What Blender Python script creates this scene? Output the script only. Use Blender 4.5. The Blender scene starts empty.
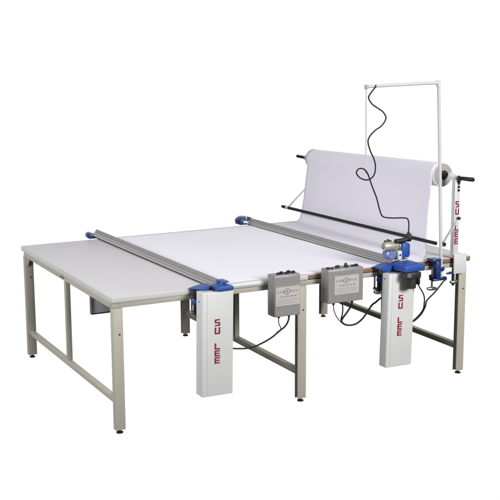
import bpy, bmesh, math, random
from mathutils import Vector, Matrix
random.seed(4)
R = math.radians
scene = bpy.context.scene
COL = scene.collection

# ------------------------------------------------------------------ materials
def mat(name, color, rough=0.5, metal=0.0, var=0.05, scale=6.0, bump=0.0, bscale=120.0, coat=0.0, stretch=None, sheen=0.0):
    m = bpy.data.materials.new(name); m.use_nodes = True
    nt = m.node_tree; b = nt.nodes['Principled BSDF']
    b.inputs['Roughness'].default_value = rough
    b.inputs['Metallic'].default_value = metal
    b.inputs['Coat Weight'].default_value = coat
    b.inputs['Sheen Weight'].default_value = sheen
    tc = nt.nodes.new('ShaderNodeTexCoord')
    vec = tc.outputs['Object']
    if stretch:
        mp = nt.nodes.new('ShaderNodeMapping'); mp.inputs['Scale'].default_value = stretch
        nt.links.new(vec, mp.inputs['Vector']); vec = mp.outputs['Vector']
    n = nt.nodes.new('ShaderNodeTexNoise'); n.inputs['Scale'].default_value = scale; n.inputs['Detail'].default_value = 6
    nt.links.new(vec, n.inputs['Vector'])
    mx = nt.nodes.new('ShaderNodeMix'); mx.data_type = 'RGBA'
    c = Vector(color)
    mx.inputs[6].default_value = (*(c * (1 - var)), 1)
    mx.inputs[7].default_value = (*[min(1, v * (1 + var)) for v in c], 1)
    nt.links.new(n.outputs['Fac'], mx.inputs[0])
    nt.links.new(mx.outputs[2], b.inputs['Base Color'])
    rr = nt.nodes.new('ShaderNodeMapRange')
    rr.inputs['To Min'].default_value = max(0.02, rough - 0.08); rr.inputs['To Max'].default_value = min(1, rough + 0.08)
    nt.links.new(n.outputs['Fac'], rr.inputs['Value']); nt.links.new(rr.outputs['Result'], b.inputs['Roughness'])
    if bump > 0:
        n2 = nt.nodes.new('ShaderNodeTexNoise'); n2.inputs['Scale'].default_value = bscale; n2.inputs['Detail'].default_value = 4
        nt.links.new(vec, n2.inputs['Vector'])
        bp = nt.nodes.new('ShaderNodeBump'); bp.inputs['Strength'].default_value = bump; bp.inputs['Distance'].default_value = 0.002
        nt.links.new(n2.outputs['Fac'], bp.inputs['Height']); nt.links.new(bp.outputs['Normal'], b.inputs['Normal'])
    return m

M = dict(
    laminate=mat('grey_laminate', (.60, .585, .615), .42, var=.035, scale=9, bump=.12, bscale=220),
    edge=mat('pale_edge_trim', (.56, .58, .565), .4, var=.06, scale=8, coat=.1),
    guide=mat('pale_guide_strip', (.60, .60, .575), .5, var=.05, scale=6),
    wood=mat('raw_board_edge', (.26, .15, .075), .75, var=.35, scale=14, bump=.5, bscale=200, stretch=(1, 8, 12)),
    paint=mat('beige_powder_coat', (.44, .415, .355), .45, var=.05, scale=5, bump=.25, bscale=500),
    cloth=mat('white_cloth', (.80, .785, .875), .9, var=.012, scale=2.5, bump=.3, bscale=90, sheen=.2),
    clothend=mat('rolled_cloth_end', (.36, .355, .35), .9, var=.2, scale=40, bump=.4, bscale=200),
    white=mat('white_powder_coat', (.64, .645, .655), .4, var=.02, scale=5, bump=.12, bscale=600, coat=.1),
    pipe=mat('white_painted_pipe', (.60, .61, .61), .35, var=.05, scale=10, coat=.2),
    alu=mat('brushed_aluminium', (.60, .59, .585), .36, metal=.75, var=.06, scale=30, stretch=(30, 1, 30), bump=.05),
    aludark=mat('dark_groove', (.05, .05, .052), .5, metal=.3),
    knob=mat('near_black_blue_plastic', (.008, .009, .03), .4, var=.2, scale=25),
    steel=mat('dull_steel', (.42, .41, .40), .35, metal=.9, var=.15, scale=30),
    black=mat('black_plastic', (.008, .008, .009), .55, var=.2, scale=20, bump=.1),
    rubber=mat('black_rubber', (.010, .010, .010), .7, var=.2, scale=20),
    blue=mat('blue_cast_paint', (.014, .070, .33), .48, var=.22, scale=25, bump=.5, bscale=180, coat=.05),
    navy=mat('dark_blue_plastic', (.012, .035, .17), .35, var=.2, scale=25, coat=.2),
    red=mat('dark_red_vinyl', (.23, .010, .026), .5, var=.1, scale=20),
    boxgrey=mat('grey_hammered_enamel', (.275, .268, .270), .42, metal=.15, var=.08, scale=60, bump=.5, bscale=260),
    boxdark=mat('dark_grey_sheet', (.66, .65, .70), .5, metal=.0, var=.1, scale=20, bump=.2),
    plate=mat('printed_label', (.50, .48, .48), .4, var=.05, scale=50),
    ink=mat('label_ink', (.32, .30, .31), .6, var=.1),
    inkdark=mat('label_dark_ink', (.20, .13, .14), .6, var=.1),
    brass=mat('cream_zinc', (.55, .53, .43), .32, metal=.5, var=.15, scale=40),
    violet=mat('violet_guard', (.20, .24, .50), .35, metal=.3, var=.35, scale=60, coat=.2),
    motor=mat('motor_black', (.028, .025, .026), .42, var=.2, scale=30, bump=.2),
)

# ------------------------------------------------------------------ mesh builder
class MB:
    def __init__(s): s.v = []; s.f = []
    def add(s, verts, faces, mtx=None):
        b = len(s.v)
        s.v += [tuple(mtx @ Vector(v)) if mtx else tuple(v) for v in verts]
        s.f += [tuple(b + i for i in f) for f in faces]
        return s
    def box(s, x0, x1, y0, y1, z0, z1, mtx=None):
        v = [(x0, y0, z0), (x1, y0, z0), (x1, y1, z0), (x0, y1, z0), (x0, y0, z1), (x1, y0, z1), (x1, y1, z1), (x0, y1, z1)]
        return s.add(v, [(0, 3, 2, 1), (4, 5, 6, 7), (0, 1, 5, 4), (1, 2, 6, 5), (2, 3, 7, 6), (3, 0, 4, 7)], mtx)
    def prism(s, prof, a, b, axis='y', mtx=None):
        """profile points extruded between a and b along an axis; axis y: (x,z), x: (y,z), z: (x,y)"""
        mk = {'y': lambda p, t: (p[0], t, p[1]), 'x': lambda p, t: (t, p[0], p[1]), 'z': lambda p, t: (p[0], p[1], t)}[axis]
        n = len(prof); v = [mk(p, a) for p in prof] + [mk(p, b) for p in prof]
        return s.add(v, [tuple(range(n)), tuple(range(2 * n - 1, n - 1, -1))] + [(i, i + n, (i + 1) % n + n, (i + 1) % n) for i in range(n)], mtx)
    def beam(s, p0, p1, w, h, up=(0, 0, 1)):
        p0, p1 = Vector(p0), Vector(p1); d = (p1 - p0).normalized(); u = Vector(up)
        r = d.cross(u).normalized(); u = r.cross(d)
        v = []
        for p in (p0, p1):
            for a, b in ((-1, -1), (1, -1), (1, 1), (-1, 1)): v.append(p + r * a * w / 2 + u * b * h / 2)
        return s.add(v, [(0, 1, 2, 3), (7, 6, 5, 4), (0, 4, 5, 1), (1, 5, 6, 2), (2, 6, 7, 3), (3, 7, 4, 0)])
    def cyl(s, p0, p1, r0, r1=None, n=24):
        r1 = r0 if r1 is None else r1
        return s.rings([(p0, r0), (p1, r1)], n)
    def rings(s, pr, n=24, cap=True):
        P = [Vector(p) for p, _ in pr]; b = []; d0 = (P[-1] - P[0]).normalized()
        t = Vector((0, 0, 1)) if abs(d0.z) < .9 else Vector((1, 0, 0))
        r = d0.cross(t).normalized(); u = r.cross(d0); v = []
        for (p, rad) in pr:
            for k in range(n):
                a = 2 * math.pi * k / n; v.append(Vector(p) + (r * math.cos(a) + u * math.sin(a)) * rad)
        f = []
        for j in range(len(pr) - 1):
            for k in range(n): f.append((j * n + k, j * n + (k + 1) % n, (j + 1) * n + (k + 1) % n, (j + 1) * n + k))
        if cap: f += [tuple(range(n - 1, -1, -1)), tuple((len(pr) - 1) * n + k for k in range(n))]
        return s.add(v, f)
    def tube(s, pts, rad, n=10, sub=6):
        P = [Vector(p) for p in pts]; Q = []
        for i in range(len(P) - 1):
            a, b, c, d = P[max(i - 1, 0)], P[i], P[i + 1], P[min(i + 2, len(P) - 1)]
            for k in range(sub):
                t = k / sub
                Q.append(.5 * ((2 * b) + (c - a) * t + (2 * a - 5 * b + 4 * c - d) * t * t + (3 * b - a - 3 * c + d) * t ** 3))
        Q.append(P[-1])
        T = [(Q[min(i + 1, len(Q) - 1)] - Q[max(i - 1, 0)]).normalized() for i in range(len(Q))]
        r = T[0].orthogonal().normalized(); v = []; f = []
        for i, q in enumerate(Q):
            r = (r - T[i] * r.dot(T[i])).normalized(); u = T[i].cross(r)
            for k in range(n):
                a = 2 * math.pi * k / n; v.append(q + (r * math.cos(a) + u * math.sin(a)) * rad)
        for j in range(len(Q) - 1):
            for k in range(n): f.append((j * n + k, j * n + (k + 1) % n, (j + 1) * n + (k + 1) % n, (j + 1) * n + k))
        f += [tuple(range(n - 1, -1, -1)), tuple((len(Q) - 1) * n + k for k in range(n))]
        return s.add(v, f)
    def build(s, name, m, parent=None, bevel=0.0, seg=2, smooth=35, label=None):
        me = bpy.data.meshes.new(name)
        off = Vector(parent['_base']) if parent is not None and '_base' in parent else Vector((0, 0, 0))
        me.from_pydata([Vector(v) - off for v in s.v], [], s.f)
        bm = bmesh.new(); bm.from_mesh(me)
        bmesh.ops.recalc_face_normals(bm, faces=bm.faces)
        if bevel > 0:
            ed = [e for e in bm.edges if len(e.link_faces) == 2 and e.calc_face_angle(0) > R(40)]
            bmesh.ops.bevel(bm, geom=ed, offset=bevel, segments=seg, profile=.5, affect='EDGES', clamp_overlap=True)
        for fc in bm.faces: fc.smooth = True
        bm.to_mesh(me); bm.free()
        me.set_sharp_from_angle(angle=R(smooth))
        me.materials.append(M[m])
        o = bpy.data.objects.new(name, me); COL.objects.link(o)
        if parent is not None:
            o.parent = parent
            if '_base' in parent: o['_base'] = parent['_base']
        if label: o['label'] = label
        return o

def thing(name, label, cat, base=(0, 0, 0), rz=0, group=None, local=False):
    o = bpy.data.objects.new(name, None); COL.objects.link(o)
    o.empty_display_size = .1
    o.location = base; o.rotation_euler = (0, 0, rz)
    o['label'] = label; o['category'] = cat
    if group: o['group'] = group
    if not local: o['_base'] = tuple(base)
    return o
def tag(o, label, cat, group=None):
    o['label'] = label; o['category'] = cat
    if group: o['group'] = group
    return o

W, D, H = 2.664, 1.90, .85

# ------------------------------------------------------------------ cutting table
t = thing('cutting_table', 'long table with pale grey top on beige steel legs, carrying two metal rails', 'table')
# tabletop: wooden board, laminate skin, pale edging
MB().box(.004, W, .003, D - .003, .8205, .8455).build('tabletop', 'wood', t, .001)
MB().box(.002, W + .001, .001, D - .001, .846, .850).build('laminate_sheet', 'laminate', t, .001)
MB().prism([(0, .8505), (-.004, .848), (-.004, .818), (0, .8155), (.002, .8155), (.002, .8505)], -.002, .62, 'x')\
    .build('edge_trim', 'edge', t, .0012)
MB().prism([(.022, .8545), (.004, .8545), (-.006, .851), (-.0115, .843), (-.0125, .832), (-.010, .821), (-.004, .8155), (.0022, .8155), (.0022, .8505), (.022, .8507)], .64, 1.336, 'x')\
    .build('padded_edge', 'edge', t, .001, label='rounded pale padded edge along the middle of the table front')
MB().prism([(0, .8505), (-.004, .848), (-.004, .818), (0, .8155), (.001, .8155), (.001, .8505)], .0, D, 'y')\
    .build('edge_trim', 'edge', t, .0012)
MB().box(.0, W, D, D + .004, .816, .8502).build('edge_trim', 'edge', t, .0012)
# apron rails under the top
fr = MB(); fr.box(.006, 1.27, .0045, .047, .782, .815).build('apron_rail', 'paint', t, .003)
MB().box(1.274, W - .07, .0045, .047, .782, .815).build('apron_rail', 'paint', t, .003)
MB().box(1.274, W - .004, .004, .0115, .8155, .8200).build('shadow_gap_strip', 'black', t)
MB().box(.01, 1.27, D - .047, D - .012, .782, .815).build('apron_rail', 'paint', t, .003)
MB().box(1.274, W - .07, D - .047, D - .012, .782, .815).build('apron_rail', 'paint', t, .003)
for x in (.004, 1.272, W - .105):
    MB().box(x, x + .035, .049, .94, .776, .814).build('end_rail', 'paint', t, .003)
    MB().box(x, x + .035, .96, D - .049, .776, .814).build('end_rail', 'paint', t, .003)
# joint bolts where the two halves of the left end rail meet
for y in (.925, .975): MB().cyl((.003, y, .795), (-.002, y, .795), .007, n=12).build('bolt', 'steel', t)
def channel(mb, x0, x1, y0, y1, z0, z1, horiz=False):
    # folded channel whose open side faces the bare end of the table
    k, r = .003, .016
    if horiz: mb.prism([(x0, z0), (x1, z0), (x1, z1), (x0, z1), (x0, z1 - k), (x0 + r, z1 - k), (x0 + r, z0 + k), (x0, z0 + k)], y0, y1, 'y')
    else: mb.prism([(x0, y0), (x1, y0), (x1, y1), (x0, y1), (x0, y1 - k), (x0 + r, y1 - k), (x0 + r, y0 + k), (x0, y0 + k)], z0, z1, 'z')
    return mb
def leg(x, y, far):
    if x > 1 and not far: y -= .004
    lg = MB(); w, d = .064, (.046 if x < 1 else .038)
    if x < 1: lg.box(x - w / 2, x + w / 2, y - d / 2, y + d / 2, .022, .781)
    else: channel(lg, x - w / 2, x + w / 2, y - d / 2, y + d / 2, .022, .781)
    o = lg.build('leg', 'paint', t, .004 if x < 1 else .001)
    f = MB(); f.cyl((x, y, .008), (x, y, .03), .008, n=16)
    f.rings([((x, y, 0), .021), ((x, y, .006), .022), ((x, y, .011), .012), ((x, y, .013), .009)], 20)
    f.build('foot', 'rubber', o)
    s = -1 if far else 1
    b = MB(); yy = y - d / 2 - .001
    b.cyl((x + .008, yy + .001, .62), (x + .008, yy - .001, .62), .0055, n=12)
    b.build('bolt_hole', 'black', o)
    for zz in ((.2225,) if x < 1 else (.2235,)):
        ys = y + s * (d / 2 + .0015)
        MB().tube([(x - .020, ys, zz), (x - .008, ys, zz + .0008), (x + .004, ys, zz - .0005), (x + .012, ys, zz)], .0028, 8).build('weld_bead', 'paint', o)
    # gusset toward the table middle, along y
    g = MB(); y0 = y + s * d / 2
    g.prism([(y0, .776), (y0 + s * .055, .776), (y0 + s * .02, .735), (y0, .70)], x - .012, x + .0, 'x')
    g.build('gusset', 'paint', o, .001)
    return o
FX = (.036, 1.302, 2.602)
for x in FX:
    leg(x, .027, False); leg(x, D - .036, True)
    if x < 1:
        MB().beam((x - .004, .051, .2), (x - .004, D - .060, .2), .034, .036).build('stretcher', 'paint', t, .003)
        MB().box(x - .019, x + .015, .934, .966, .2185, .7755).build('upright', 'paint', t, .003)
    else:
        channel(MB(), x - .024, x + .014, .051, D - .060, .181, .219, True).build('stretcher', 'paint', t, .0008, 1)
        channel(MB(), x - .022, x + .014, .930, .966, .2195, .7755).build('upright', 'paint', t, .0008, 1)

# ------------------------------------------------------------------ junction box under the table
jb = thing('junction_box', 'grey metal box hung under the bare end of the table beside its front leg', 'electrical box', (.16, .62, .60))
MB().box(.088, .262, .62, .645, .602, .812).build('housing', 'boxdark', jb, .004)
MB().box(.084, .0875, .612, .646, .600, .812).build('side_flange', 'steel', jb)
MB().prism([(.185, .66), (.24, .63), (.24, .74), (.205, .76), (.185, .72)], .6195, .612, 'y').build('cable_cover', 'black', jb, .003)
MB().box(.088, .262, .616, .6195, .600, .608).build('bottom_lip', 'black', jb)

# ------------------------------------------------------------------ fabric: roll + sheet
fb = thing('fabric_roll', 'roll of white cloth unrolling from the stand down over the tabletop', 'fabric', (2.4, .95, .852))
AX0, AX1 = Vector((2.492, .115, 1.418)), Vector((2.470, 1.825, 1.376))
rb = MB(); RR = .082
rb.rings([(AX0.lerp(AX1, t_), RR - .008 * t_) for t_ in (0, .01, .1, .3, .5, .7, .9, .99, 1)], 56)
roll = rb.build('roll', 'cloth', fb)
# layered ends of the roll
for P, dr in ((AX0, (AX0 - AX1).normalized()), (AX1, (AX1 - AX0).normalized())):
    e = MB()
    for k, r_ in enumerate((.0795, .070, .060, .050, .040)):
        a = P + dr * (.0 + .0008 * k); e.rings([(a - dr * .002, r_), (a + dr * (.004 + .0016 * k), r_ - .003)], 48)
    e.build('rolled_end', 'clothend', roll)
    c = MB(); c.cyl(P + dr * .002, P + dr * .014, .034, .033, 32); c.build('core', 'black', roll)
# the sheet: profile from the roll tangent down to the table and across it
def sheet():
    prof = []   # (x, z, near y, far y)
    for k in range(7):                                     # wraps the roll's top to the tangent
        a = R(70 + 110 * k / 6)
        prof.append(('roll', a))
    hang = [(2.4085, 1.34), (2.398, 1.24), (2.388, 1.14), (2.379, 1.05), (2.371, .98), (2.364, .93), (2.357, .895), (2.350, .876), (2.340, .864), (2.325, .8565), (2.305, .8535)]
    for h in hang: prof.append(('hang', h))
    x = 2.24
    while x > .67: prof.append(('flat', (x, .8527))); x -= .083
    prof.append(('flat', (.655, .8525)))
    ny = 60; rows = []
    for kind, d in prof:
        row = []
        for j in range(ny + 1):
            v = j / ny
            if kind == 'roll':
                A = AX0.lerp(AX1, .006 + .986 * v); rr = RR - .008 * v + .003
                row.append(Vector((A.x + rr * math.cos(d), A.y, A.z + rr * math.sin(d))))
            else:
                x, z = d
                if kind == 'hang':
                    f = max(0, min(1, (2.4085 - x) / .1)); y0 = .135 - .05 * f - (.05 if x < 2.31 else 0); y1 = 1.812 + .05 * f
                    dz = (1.34 - z) / .49
                    zz = z - .028 * v * max(0, 1 - dz * 1.2)
                    xx = x - .004 * v
                    xx += (.004 * math.sin(v * 9 + z * 5) + .0016 * math.sin(v * 31 + z * 3) + .0009 * math.sin(v * 57 - z * 7)) * min(1, max(0, z - .87) * 4) * min(1, (1.4 - z) * 6)
                else:
                    xx, zz, y0, y1 = x, z, .006, 1.868
                    zz += .0004 * (1 + math.sin(x * 11 + v * 13)) + .0003 * (1 + math.sin(x * 5 - v * 27))
                    if x < 1.35: y0 = .021
                row.append(Vector((xx, y0 + (y1 - y0) * v, zz)))
        rows.append(row)
    n = len(rows[0]); v = [p for r_ in rows for p in r_]; f = []
    for i in range(len(rows) - 1):
        for j in range(n - 1):
            q = (i * n + j, i * n + j + 1, (i + 1) * n + j + 1, (i + 1) * n + j)
            f.append(q)
    mb = MB(); mb.add(v, f)
    me = bpy.data.meshes.new('sheet'); off = Vector(fb['_base'])
    me.from_pydata([Vector(p) - off for p in mb.v], [], mb.f)
    bm = bmesh.new(); bm.from_mesh(me)
    bmesh.ops.remove_doubles(bm, verts=bm.verts, dist=.00005)
    bmesh.ops.recalc_face_normals(bm, faces=bm.faces)
    for fc in bm.faces: fc.smooth = True
    bm.to_mesh(me); bm.free()
    me.materials.append(M['cloth'])
    o = bpy.data.objects.new('sheet', me); COL.objects.link(o); o.parent = fb
    md = o.modifiers.new('thickness', 'SOLIDIFY'); md.thickness = .0012; md.offset = 0
    return o
sheet()

# ------------------------------------------------------------------ cutting rails with their hanging columns
FONT = {'S': [(.05, .81, .95, 1), (0, .595, .29, .9), (.05, .405, .95, .595), (.71, .1, 1, .405), (.05, 0, .95, .19)],
        'U': [(0, .1, .29, 1), (.71, .1, 1, 1), (.06, 0, .94, .2)],
        'L': [(0, .0, .29, 1), (.29, 0, 1, .22)],
        'E': [(0, 0, .29, 1), (.29, .79, 1, 1), (.29, .395, .93, .6), (.29, 0, 1, .205)]}
def lettering(x, y, rows, w, tilt=0, mtx=None):
    """rows: (letter, z bottom, height); blocky strokes standing 1 mm proud of a face at y"""
    mb = MB()
    for ch, z, h in rows:
        for (a, b, c, d) in FONT[ch]:
            mb.box(x + a * w, x + c * w, y - .001, y + .0005, z + b * h, z + d * h, mtx)
    return mb
ROWS = [('S', .637, .043), ('U', .586, .043), ('L', .490, .040), ('E', .446, .039), ('E', .402, .039)]
TR = [(0, 0), (.054, 0), (.054, .036), (.052, .040), (.042, .040), (.040, .038), (.037, .029), (.031, .021), (.022, .0145), (.012, .0095), (.003, .0065), (-.002, .004), (-.002, 0)]
def rail(base, rz, label, motor):
    g = 'metal cutting rails lying across the table'
    o = thing('cutting_rail', label, 'rail', base, rz, g, local=True)
    yend = 2.0 if motor else 2.05
    tr = MB().prism([(a, b + .006) for a, b in TR], -.045, yend, 'y').build('track', 'alu', o, .0008, 1, smooth=25)
    MB().box(-.005, .051, -.04, 1.99, 0.001, .0055).build('base_strip', 'aludark', o)
    MB().prism([(.0445, .0455), (.0495, .0455), (.0495, .0468), (.0445, .0468)], -.044, yend - .001, 'y').build('groove', 'aludark', tr)
    for (ga, gb) in ((.0125, .0175), (.0300, .0278)):
        MB().prism([(ga, gb - .004), (ga + .0018, gb - .004), (ga + .0018, gb), (ga, gb)], -.0455, yend - .001, 'y').build('groove', 'aludark', tr)
    if motor: MB().box(.057, .118, .02, 1.885, .0022, .0036).build('guide_strip', 'guide', o, .0004, 1)
    # far end cap
    ec = MB(); ec.prism([(-.045, -.006), (.05, -.006), (.064, .004), (.064, .03), (.056, .052), (.0, .058), (-.03, .048), (-.048, .03)], 1.96, 2.055, 'y')
    if not motor:
        ec = MB(); ec.prism([(-.036, -.012), (.022, -.012), (.030, .0), (.030, .0035), (-.004, .0035), (-.004, .03), (-.024, .03), (-.040, .016)], 1.985, 2.075, 'y')
    ec.build('end_cap', 'navy', o, .004, 3)
    if motor: MB().box(-.03, .04, 1.94, 1.9595, .006, .028).cyl((.005, 1.955, .03), (.005, 1.955, .062), .008, n=14).build('cap_plate', 'steel', o, .002)
    # near end clamp: flat blue bracket on the left
    zb = .001 if not motor else -.034
    MB().add([(-.14, -.01, .0), (-.07, .03, .0), (-.006, .02, .0), (-.030, -.085, zb), (-.075, -.105, zb),
              (-.14, -.01, .008), (-.07, .03, .009), (-.006, .02, .020), (-.030, -.085, .022), (-.075, -.105, .018)],
             [(0, 4, 3, 2, 1), (5, 6, 7, 8, 9), (0, 1, 6, 5), (1, 2, 7, 6), (2, 3, 8, 7), (3, 4, 9, 8), (4, 0, 5, 9)])\
        .build('clamp_bracket', 'blue', o, .003, 2)
    MB().box(-.028, .018, -.125, -.047, -.008 if not motor else -.026, .020).build('spacer', 'black', o, .003)
    MB().cyl((-.028, -.05, .024), (-.028, -.05, .034), .007, n=12).build('bolt', 'steel', o)
    # screw clamp below the table edge
    cl = MB(); cl.box(-.118, -.100, -.052, -.024, -.155, -.006)
    clo = cl.build('clamp_arm', 'black', o, .003)
    MB().rings([((-.108, -.04, -.10), .013), ((-.108, -.04, -.09), .021), ((-.108, -.04, -.07), .021), ((-.108, -.04, -.06), .013)], 8).build('clamp_nut', 'blue', clo, .002)
    MB().box(-.118, -.098, -.04, .02, -.158, -.142).cyl((-.109, .012, -.16), (-.109, .012, -.06), .006, n=12).build('clamp_screw', 'steel', clo, .002)
    MB().rings([((-.150, -.04, -.160), .009), ((-.135, -.04, -.164), .013), ((-.100, -.04, -.168), .013), ((-.080, -.04, -.166), .009)], 14).build('clamp_knob', 'steel', clo)
    # hanging column
    top = -.003 if not motor else -.028
    colm = Matrix.Translation((0, 0, top)) @ Matrix.Rotation(R(1.0 if not motor else 1.5), 4, 'Y') 
    cx0, cx1 = (-.118, .092) if not motor else (-.118, .096)
    yf, yb = -.160, (-.072 if not motor else -.085)
    cb = MB(); cb.box(cx0, cx1, yf, yb, (-.652 if not motor else -.66) - top, 0, colm)
    c = cb.build('column', 'white', o, .005, 3)
    MB().box(cx0 + .030, cx0 + .0315, yf - .0004, yf + .001, -.645 - top, -.006, colm).build('seam', 'clothend', c)
    lm = colm @ Matrix.Translation((0, 0, -.85 - top))
    lx = -.036 if not motor else -.034
    dz = 0 if not motor else -.002
    for zc in (-.06, -.58): MB().rings([((cx0 - .0002, -.115, zc), .0065), ((cx0 - .0030, -.115, zc), .005)], 12).build('screw', 'steel', c)
    for wd, part in (('SU', ROWS[:2]), ('LEE', ROWS[2:])):
        lettering(lx, yf - .0005, [(a, b + dz, h) for a, b, h in part], .037, mtx=lm).build('lettering', 'red', c, label='dark red block letters %s stacked down the column' % wd)
    if not motor:
        MB().prism([(-.020, .0), (.088, .0), (.094, .010), (.088, .026), (.07, .030), (.0, .030), (-.022, .020)], -.165, -.06, 'y').build('end_block', 'blue', o, .005, 3)
        MB().prism([(.022, .040), (.078, .040), (.082, .045), (.070, .052), (.030, .054), (.020, .050)], -.125, -.060, 'y').build('block_cap', 'blue', o, .004, 2)
        for xk in (.036, .064): MB().cyl((xk, -.10, .029), (xk, -.10, .041), .009, n=16).build('spring_pin', 'steel', o)
    else:
        MB().prism([(-.038, -.010), (.118, -.010), (.130, .0), (.126, .024), (.104, .036), (-.015, .036), (-.040, .028)], -.225, -.060, 'y').build('drive_housing', 'blue', o, .007, 3)
        MB().box(-.010, .100, -.19, -.090, .0355, .039).build('housing_cover', 'blue', o, .0015)
        mt = MB(); mx = .010; my = -.205
        mt.box(-.036, .080, my - .040, my + .035, -.052, -.0105)
        m_ = mt.build('motor', 'motor', o, .006, 2)
        MB().rings([((mx + .008, my + .004, -.120), .037), ((mx + .008, my + .004, -.116), .042), ((mx + .010, my + .004, -.06), .045), ((mx + .010, my + .004, -.0525), .045)], 36).build('motor_can', 'motor', m_)
        MB().box(.067, .084, my - .025, my + .03, -.10, -.053).build('terminal_box', 'black', m_, .003)
        MB().rings([((-.024, my - .0405, -.028), .014), ((-.024, my - .055, -.028), .012)], 16).rings([((-.024, my - .0555, -.028), .006), ((-.024, my - .062, -.028), .005)], 12).build('hand_wheel', 'steel', m_)
    return o
rail((.630, 0, .852), R(1.0), 'metal rail beside the bare grey tabletop, small blue end block over its white column', False)
rail((1.975, 0, .852), R(2.2), 'metal rail nearer the cloth roll, with blue drive housing and black motor over its column', True)

# ------------------------------------------------------------------ fabric cutter riding the second rail
ct = thing('cloth_cutter', 'small electric cutter with cream motor and blue box sitting on the rail end', 'cutting machine', (2.0, -.02, .90))
cy = -.03
MB().rings([((1.902, cy, .990), .018), ((1.908, cy, .990), .029), ((1.922, cy, .990), .032), ((2.008, cy, .986), .031), ((2.014, cy, .986), .028)], 28).build('motor_body', 'brass', ct)
m2 = MB()
for k in range(5): m2.box(1.930 + .014 * k, 1.936 + .014 * k, cy - .0335, cy - .025, .972, 1.002)
m2.build('cooling_fins', 'brass', ct, .001)
MB().rings([((1.894, cy, .990), .014), ((1.9025, cy, .990), .018)], 20).build('end_plug', 'steel', ct)
for kx, kz in ((1.918, 1.030), (1.940, 1.036), (1.960, 1.028)): MB().cyl((kx, cy, 1.014), (kx, cy, kz), .008, n=12).build('brush_cap', 'aludark', ct)
MB().prism([(1.912, .957), (1.990, .957), (1.991, .925), (1.975, .906), (1.935, .900), (1.912, .912), (1.904, .935)], cy - .035, cy + .02, 'y').build('blade_guard', 'violet', ct, .005, 2)
MB().rings([((1.94, cy - .043, .935), .022), ((1.94, cy - .036, .935), .026)], 20).build('sharpener_knob', 'violet', ct)
MB().box(1.993, 2.022, cy - .05, cy - .0, .900, .958).build('gear_plate', 'white', ct, .003)
MB().cyl((2.006, cy - .0505, .932), (2.006, cy - .056, .932), .006, n=12).build('screw', 'black', ct)
MB().box(2.0145, 2.026, cy - .035, cy + .035, .9585, 1.00).build('bridge', 'steel', ct, .002)
MB().prism([(2.027, .908), (2.082, .908), (2.090, .925), (2.090, .997), (2.080, 1.005), (2.035, 1.005), (2.027, .997)], cy - .045, cy + .04, 'y').build('handle_box', 'blue', ct, .004, 2)
MB().rings([((2.0905, cy, .965), .030), ((2.100, cy, .965), .026)], 24).build('side_disc', 'steel', ct)
MB().tube([(1.985, cy - .02, 1.020), (2.02, cy - .02, 1.021), (2.06, cy - .02, 1.024), (2.09, cy - .02, 1.034), (2.106, cy - .02, 1.050)], .0155, 12).build('grip', 'black', ct)
MB().rings([((2.094, cy - .02, 1.012), .016), ((2.096, cy - .02, 1.035), .024), ((2.094, cy - .02, 1.060), .017), ((2.090, cy - .02, 1.075), .007)], 16).box(2.078, 2.118, cy - .04, cy, 1.026, 1.042).build('cord_joint', 'black', ct, .002)
MB().box(1.950, 2.075, cy - .045, cy + .045, .8955, .9000).build('carriage', 'steel', ct, .001)

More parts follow.
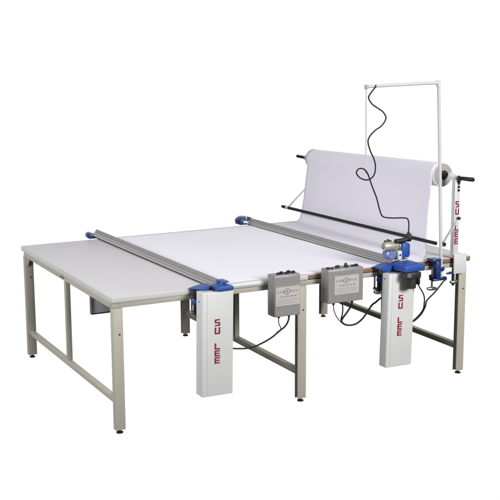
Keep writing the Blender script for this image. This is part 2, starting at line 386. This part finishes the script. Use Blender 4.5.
# ------------------------------------------------------------------ control boxes with cables
def control_box(x0, x1, y0, y1, z0, z1, label, plate, knobs, cables, base):
    o = thing('control_box', label, 'control box', base, 0, 'grey control boxes on the table edge')
    h = MB().box(x0, x1, y0, y1, z0, z1).build('housing', 'boxgrey', o, .005, 2)
    MB().box(x0 + .004, x1 - .004, y0 - .0015, y0 + .001, z0 + .006, z1 - .012).build('front_panel', 'boxgrey', h, .0007, 1)
    for sx in (x0 + .012, x1 - .012):
        for sz in (z0 + .014, z1 - .020): MB().rings([((sx, y0 - .0016, sz), .0042), ((sx, y0 - .0032, sz), .0032)], 10).build('screw', 'steel', h)
    MB().box(x0 + .02, x1 - .02, y1 + .0005, .0035, z1 - .06, z1 - .03).build('mounting_hook', 'steel', o)
    yf = y0 - .0017
    a, b, c, d = plate
    pl = MB().box(a, b, yf - .0016, yf, c, d).build('label_plate', 'plate', o, .0004, 1)
    fr = MB(); fw = .0022
    fr.box(a, b, yf - .0022, yf - .0017, d - fw, d).box(a, b, yf - .0022, yf - .0017, c, c + fw)
    fr.box(a, a + fw, yf - .0022, yf - .0017, c + fw, d - fw).box(b - fw, b, yf - .0022, yf - .0017, c + fw, d - fw)
    fr.build('plate_border', 'ink', pl)
    w, hh = b - a, d - c; y_ = yf - .0024
    ink = MB(); dark = MB()
    # rhombus emblem with a dot, a row of switch markings and lines of small unreadable print
    ex, ez, rx, rz = a + w * .47, d - hh * .27, .030, .022
    def rhomb(mb, r1, r2):
        P = [(ex - rx, ez), (ex, ez + rz), (ex + rx, ez), (ex, ez - rz)]
        Q = [(ex + (p - ex) * r2, ez + (q - ez) * r2) for p, q in P]; P = [(ex + (p - ex) * r1, ez + (q - ez) * r1) for p, q in P]
        for i in range(4):
            j = (i + 1) % 4
            mb.prism([P[i], P[j], Q[j], Q[i]], y_, y_ + .0008, 'y')
    rhomb(dark, 1, .8)
    dark.cyl((ex, y_, ez), (ex, y_ + .0008, ez), .006, n=14)
    for k in range(5): dark.box(a + w * (.2 + .14 * k), a + w * (.27 + .14 * k), y_, y_ + .0008, d - hh * .55, d - hh * .51)
    rnd = random.Random(int(a * 1000))
    ink.box(a + w * .04, b - w * .04, y_, y_ + .0008, d - hh * .50, d - hh * .49)
    for s_ in (0, 1):
        for k in range(3):
            xx = a + w * (.08 + .55 * s_ + .1 * k)
            ink.box(xx, xx + w * .055, y_, y_ + .0008, d - hh * .33, d - hh * .22)
    for r_ in range(4):
        xx = a + w * .08
        while xx < b - w * .14:
            l = w * rnd.uniform(.03, .09); ink.box(xx, xx + l, y_, y_ + .0008, d - hh * (.68 + .075 * r_), d - hh * (.655 + .075 * r_)); xx += l + w * rnd.uniform(.02, .05)
    ink.build('fine_print', 'ink', pl); dark.build('emblem', 'inkdark', pl)
    for kx, ky, r_, hk in knobs:
        k = MB(); hk *= .75; k.rings([((kx, ky, z1), r_), ((kx, ky, z1 + hk * .7), r_ * .95), ((kx, ky, z1 + hk), r_ * .6)], 16)
        k.build('switch_knob', 'knob', o)
    for pts, rad in cables:
        cb = MB().tube(pts, rad, 8).build('cable', 'rubber', o)
        p = Vector(pts[0]); MB().rings([((p.x, p.y, z0), .009), ((p.x, p.y, z0 - .016), .009), ((p.x, p.y, z0 - .024), .006)], 12).build('cable_gland', 'black', cb)
    return o
b1x0, b1x1 = 1.034, 1.222
control_box(b1x0, b1x1, -.110, -.018, .627, .893, 'narrow grey control box on the table edge above the middle front leg',
    (1.040, 1.218, .697, .822),
    [(1.082, -.07, .012, .016), (1.11, -.06, .014, .02), (1.135, -.075, .012, .016), (1.163, -.06, .015, .022), (1.192, -.07, .013, .018)],
    [([(1.098, -.05, .627), (1.097, -.05, .585), (1.104, -.045, .560), (1.120, -.04, .53), (1.108, -.03, .512), (1.096, -.03, .508)], .0032),
     ([(1.172, -.05, .627), (1.170, -.05, .585), (1.150, -.045, .545), (1.108, -.04, .515), (1.06, -.03, .478), (1.0, -.02, .448), (.93, -.01, .425), (.86, .0, .423), (.78, .01, .435), (.70, .02, .46), (.64, .03, .56), (.63, .06, .78)], .0055)],
    (1.135, -.06, .627))
b2x0, b2x1 = 1.428, 1.696
control_box(b2x0, b2x1, -.110, -.018, .668, .891, 'wide grey control box on the brown edge between the narrow box and the motor',
    (1.472, 1.662, .722, .848),
    [(1.450, -.07, .014, .014), (1.475, -.08, .010, .012), (1.518, -.065, .012, .020), (1.532, -.065, .010, .022), (1.588, -.07, .016, .016), (1.597, -.05, .011, .030), (1.637, -.07, .010, .014), (1.665, -.07, .014, .018)],
    [([(1.500, -.06, .668), (1.502, -.06, .62), (1.52, -.055, .575), (1.55, -.05, .535), (1.572, -.045, .515), (1.585, -.04, .507)], .0032),
     ([(1.560, -.06, .668), (1.572, -.06, .62), (1.572, -.055, .57), (1.566, -.05, .54), (1.580, -.04, .512)], .0045),
     ([(1.643, -.06, .668), (1.640, -.06, .63), (1.612, -.055, .585), (1.580, -.05, .545), (1.575, -.045, .518), (1.62, -.04, .490), (1.69, -.035, .487), (1.755, -.02, .513), (1.80, -.01, .552), (1.84, .0, .590), (1.88, .01, .605), (1.93, .035, .618), (2.0, .05, .63)], .0062)],
    (1.56, -.06, .668))

# ------------------------------------------------------------------ roll stand
st = thing('roll_stand', 'white steel roll stand with black handles holding up the cloth roll', 'roll stand', (2.53, 0, .74))
c1 = MB().box(2.492, 2.536, -.022, .014, .872, 1.395).build('column', 'white', st, .004, 2)
lettering(2.5, -.0225, [('S', 1.207, .043), ('U', 1.156, .043)], .032).build('lettering', 'red', c1, label='dark red block letters SU stacked on the stand')
lettering(2.5, -.0225, [('L', 1.044, .042), ('E', .998, .041), ('E', .950, .041)], .032).build('lettering', 'red', c1, label='dark red block letters LEE stacked on the stand')
for z in (1.372, 1.348, 1.325): MB().cyl((2.522, -.0225, z), (2.522, -.032, z), .009, .007, n=16).build('bolt', 'black', c1)
MB().box(2.494, 2.602, -.034, -.0225, .742, .880).box(2.494, 2.602, -.0223, .10, .8515, .862).build('clamp_bracket', 'white', st, .003, 2)
MB().box(2.500, 2.514, -.0222, -.002, .66, .8).cyl((2.507, -.012, .655), (2.507, -.012, .70), .007, n=12).build('clamp_arm', 'aludark', st, .002)
MB().rings([((2.478, -.02, .685), .009), ((2.495, -.02, .683), .014), ((2.515, -.02, .683), .014), ((2.535, -.02, .685), .009)], 14).build('clamp_knob', 'steel', st)
MB().prism([(2.44, .752), (2.47, .760), (2.493, .758), (2.493, .745), (2.46, .742), (2.44, .745)], -.03, -.015, 'y').build('lever', 'navy', st, .002)
c2 = MB().box(2.506, 2.554, 1.93, 1.974, .80, 1.36).build('column', 'white', st, .004, 2)
# roll holder arms
MB().beam((2.520, -.006, 1.405), (2.490, .05, 1.425), .026, .040).build('holder_arm', 'white', st, .003)
MB().box(2.455, 2.5055, 1.935, 1.960, 1.352, 1.392).build('holder_arm', 'white', st, .003)
MB().cyl(AX0 + Vector((.0, -.055, .004)), AX0 + Vector((0, -.0145, 0)), .014, n=20).build('roll_axle', 'black', st)
MB().cyl(AX1 + Vector((0, .0145, 0)), AX1 + Vector((0, .04, 0)), .012, n=20).build('roll_axle', 'black', st)
MB().rings([((2.528, -.024, 1.408), .009), ((2.532, -.038, 1.408), .013), ((2.545, -.08, 1.407), .0145), ((2.563, -.125, 1.406), .0145), ((2.565, -.131, 1.406), .010)], 20).build('handle', 'black', st)
MB().rings([((2.520, -.030, 1.385), .013), ((2.512, -.036, 1.425), .009)], 14).build('locking_screw', 'black', st)
MB().rings([((2.470, 1.965, 1.372), .012), ((2.462, 2.02, 1.374), .0125), ((2.455, 2.065, 1.376), .0125)], 18).cyl((2.472, 1.93, 1.372), (2.470, 1.964, 1.372), .017, n=18).build('handle', 'black', st)
# tension bar, its struts and end pieces
bar0, bar1 = Vector((2.372, .015, .962)), Vector((2.292, 1.925, .962))
MB().cyl(bar0, bar1, .0125, n=20).build('tension_bar', 'black', st)
d_ = (bar1 - bar0).normalized()
MB().cyl(bar1, bar1 + d_ * .035, .014, n=18).build('bar_collar', 'white', st)
MB().cyl(bar1 + d_ * .0352, bar1 + d_ * .10, .0135, .012, n=18).build('bar_tip', 'black', st)
MB().beam((2.395, -.028, .964), (2.520, -.028, 1.128), .006, .020, up=(0, 1, 0)).build('strut', 'white', st, .001)
MB().cyl((2.522, -.032, 1.132), (2.522, -.044, 1.132), .011, n=16).build('strut_bolt', 'black', st)
MB().cyl((2.395, -.032, .962), (2.395, -.050, .962), .0145, n=18).build('strut_bolt', 'black', st)
MB().beam((2.300, 1.945, .965), (2.50, 1.976, 1.12), .006, .022, up=(0, 1, 0)).build('strut', 'white', st, .001)

# ------------------------------------------------------------------ cord support pipe with clamp, and the cord
cs = thing('cord_support', 'tall white bent pipe clamped to the table edge by a dark blue screw clamp', 'pipe stand', (2.35, -.05, .70))
MB().tube([(2.372, -.052, .735), (2.36, -.052, 1.0), (2.333, -.052, 1.55), (2.306, -.052, 2.06)], .0115, 16, 4).build('pipe', 'pipe', cs)
MB().tube([(2.312, -.052, 2.058), (2.15, -.052, 2.056), (1.95, -.052, 2.052), (1.735, -.052, 2.046)], .0105, 14, 4).build('cross_pipe', 'pipe', cs)
MB().rings([((2.304, -.052, 2.035), .014), ((2.303, -.052, 2.074), .014)], 16).build('elbow', 'pipe', cs)
MB().rings([((1.735, -.052, 2.030), .011), ((1.735, -.052, 2.058), .011)], 14).build('elbow', 'steel', cs)
MB().tube([(1.735, -.052, 2.035), (1.738, -.05, 1.9), (1.742, -.048, 1.75), (1.745, -.046, 1.49)], .0055, 10, 4).build('drop_rod', 'pipe', cs)
MB().box(2.284, 2.356, -.072, .0, .8525, .872).box(2.316, 2.356, -.0721, -.016, .735, .8535).box(2.292, 2.372, -.074, -.018, .718, .734).build('clamp_jaw', 'navy', cs, .005, 2)
MB().rings([((2.395, -.052, .795), .010), ((2.38, -.052, .795), .020), ((2.364, -.052, .795), .020)], 10).build('pipe_bolt', 'navy', cs)
MB().rings([((2.375, -.0785, .735), .014), ((2.375, -.095, .735), .016)], 8).build('pipe_bolt', 'navy', cs)
MB().cyl((2.300, -.046, .660), (2.300, -.046, .805), .007, n=14).build('clamp_screw', 'steel', cs)
MB().rings([((2.284, -.06, .735), .012), ((2.284, -.06, .755), .020), ((2.284, -.06, .765), .012)], 10).build('clamp_nut', 'black', cs)
MB().rings([((2.262, -.046, .668), .008), ((2.282, -.046, .664), .013), ((2.318, -.046, .662), .013), ((2.342, -.046, .660), .008)], 14).build('clamp_knob', 'steel', cs)

P = [[1.800, -.062, 2.055], [1.795, -.065, 2.042], [1.767, -.06, 2.008], [1.755, -.05, 1.975], [1.782, -.05, 1.935], [1.830, -.05, 1.905], [1.868, -.05, 1.881], [1.892, -.05, 1.842], [1.862, -.05, 1.795],
     [1.81, -.05, 1.765], [1.770, -.05, 1.73], [1.756, -.05, 1.693], [1.775, -.05, 1.633], [1.802, -.05, 1.584], [1.815, -.052, 1.534], [1.803, -.055, 1.476], [1.757, -.058, 1.448], [1.698, -.06, 1.462],
     [1.663, -.062, 1.497], [1.680, -.062, 1.524], [1.72, -.060, 1.520], [1.757, -.052, 1.485], [1.792, -.05, 1.405], [1.830, -.05, 1.323], [1.856, -.05, 1.242], [1.883, -.05, 1.196], [1.955, -.05, 1.181], [2.04, -.05, 1.175], [2.082, -.05, 1.164], [2.093, -.05, 1.12], [2.090, -.05, 1.07]]
tag(MB().tube(P, .0048, 10, 6).build('power_cord', 'rubber', None), 'black cord hanging from the tall pipe in curls and a loop down to the cutter', 'cord')
mc = MB().tube([(2.058, -.205, .760), (2.085, -.205, .72), (2.12, -.195, .675), (2.155, -.16, .63), (2.185, -.12, .60), (2.190, -.10, .54), (2.15, -.09, .49), (2.10, -.08, .457), (2.03, -.06, .44)], .0045, 8).build('motor_cable', 'rubber', None)
tag(mc, 'black cable hanging from the black motor and curving behind its white column', 'cable')
mc2 = MB().tube([(2.372, -.10, .735), (2.352, -.10, .715), (2.28, -.11, .655), (2.21, -.115, .605), (2.200, -.11, .56), (2.17, -.10, .505), (2.11, -.09, .462), (2.04, -.064, .455)], .0055, 8).build('support_cable', 'rubber', None)
tag(mc2, 'black cable running from the dark blue pipe clamp down behind a white column', 'cable')

for o in bpy.data.objects:
    if '_base' in o: del o['_base']

# ------------------------------------------------------------------ surroundings and light
w = bpy.data.worlds.new('World'); scene.world = w; w.use_nodes = True
nt = w.node_tree; bg = nt.nodes['Background']
bg.inputs['Strength'].default_value = 1.0
# studio surroundings by direction: bright white backdrop behind the table, soft light from above, dim room low down
def node(t_, **k):
    n = nt.nodes.new(t_)
    for a_, v_ in k.items(): setattr(n, a_, v_)
    return n
tc = node('ShaderNodeTexCoord'); nz = node('ShaderNodeSeparateXYZ'); nt.links.new(tc.outputs['Generated'], nz.inputs[0])
dot = node('ShaderNodeVectorMath', operation='DOT_PRODUCT'); nt.links.new(tc.outputs['Generated'], dot.inputs[0])
dot.inputs[1].default_value = Vector((.46, .87, -.14)).normalized()
def ramp(src, lo, hi, a_, b_):
    r = node('ShaderNodeMapRange', interpolation_type='SMOOTHSTEP')
    for i_, v_ in zip(('From Min', 'From Max', 'To Min', 'To Max'), (lo, hi, a_, b_)): r.inputs[i_].default_value = v_
    nt.links.new(src, r.inputs['Value']); return r.outputs['Result']
back = ramp(dot.outputs['Value'], .62, .84, 0, 1.04)
up = ramp(nz.outputs['Z'], -.05, .60, .06, .32)
mxm = node('ShaderNodeMath', operation='MAXIMUM'); nt.links.new(back, mxm.inputs[0]); nt.links.new(up, mxm.inputs[1])
nt.links.new(mxm.outputs[0], bg.inputs['Color'])

def area(name, loc, target, size, power, color=(1, 1, 1)):
    l = bpy.data.lights.new(name, 'AREA'); l.shape = 'SQUARE'; l.size = size; l.energy = power; l.color = color
    o = bpy.data.objects.new(name, l); COL.objects.link(o); o.location = loc
    o.rotation_euler = (Vector(target) - Vector(loc)).to_track_quat('-Z', 'Y').to_euler()
    return o
area('front_softbox', (4.0, -7.4, 3.9), (1.3, .6, .6), 2.5, 740, (1, .985, .96))
area('side_softbox', (-5.6, -.8, 3.9), (1.3, .9, .7), 2.5, 400, (1, .99, .98))

cam = bpy.data.cameras.new('camera'); co = bpy.data.objects.new('camera', cam); COL.objects.link(co)
cam.sensor_width = 36; cam.lens = 1086.68 / 500 * 36; cam.clip_end = 500; cam.clip_start = .05
Rv = Vector((0.88614567, -0.46338466, -0.00452929)); U = Vector((0.09115115, 0.16471171, 0.98212093)); F = Vector((0.45435375, 0.87071506, -0.18819661))
mt = Matrix((Rv, U, -F)).transposed().to_4x4(); mt.translation = Vector((-2.16348225, -5.90995822, 2.3303471))
co.matrix_world = mt
scene.camera = co
scene.view_settings.view_transform = 'Standard'; scene.view_settings.look = 'None'
scene.view_settings.exposure = 0; scene.view_settings.gamma = 1
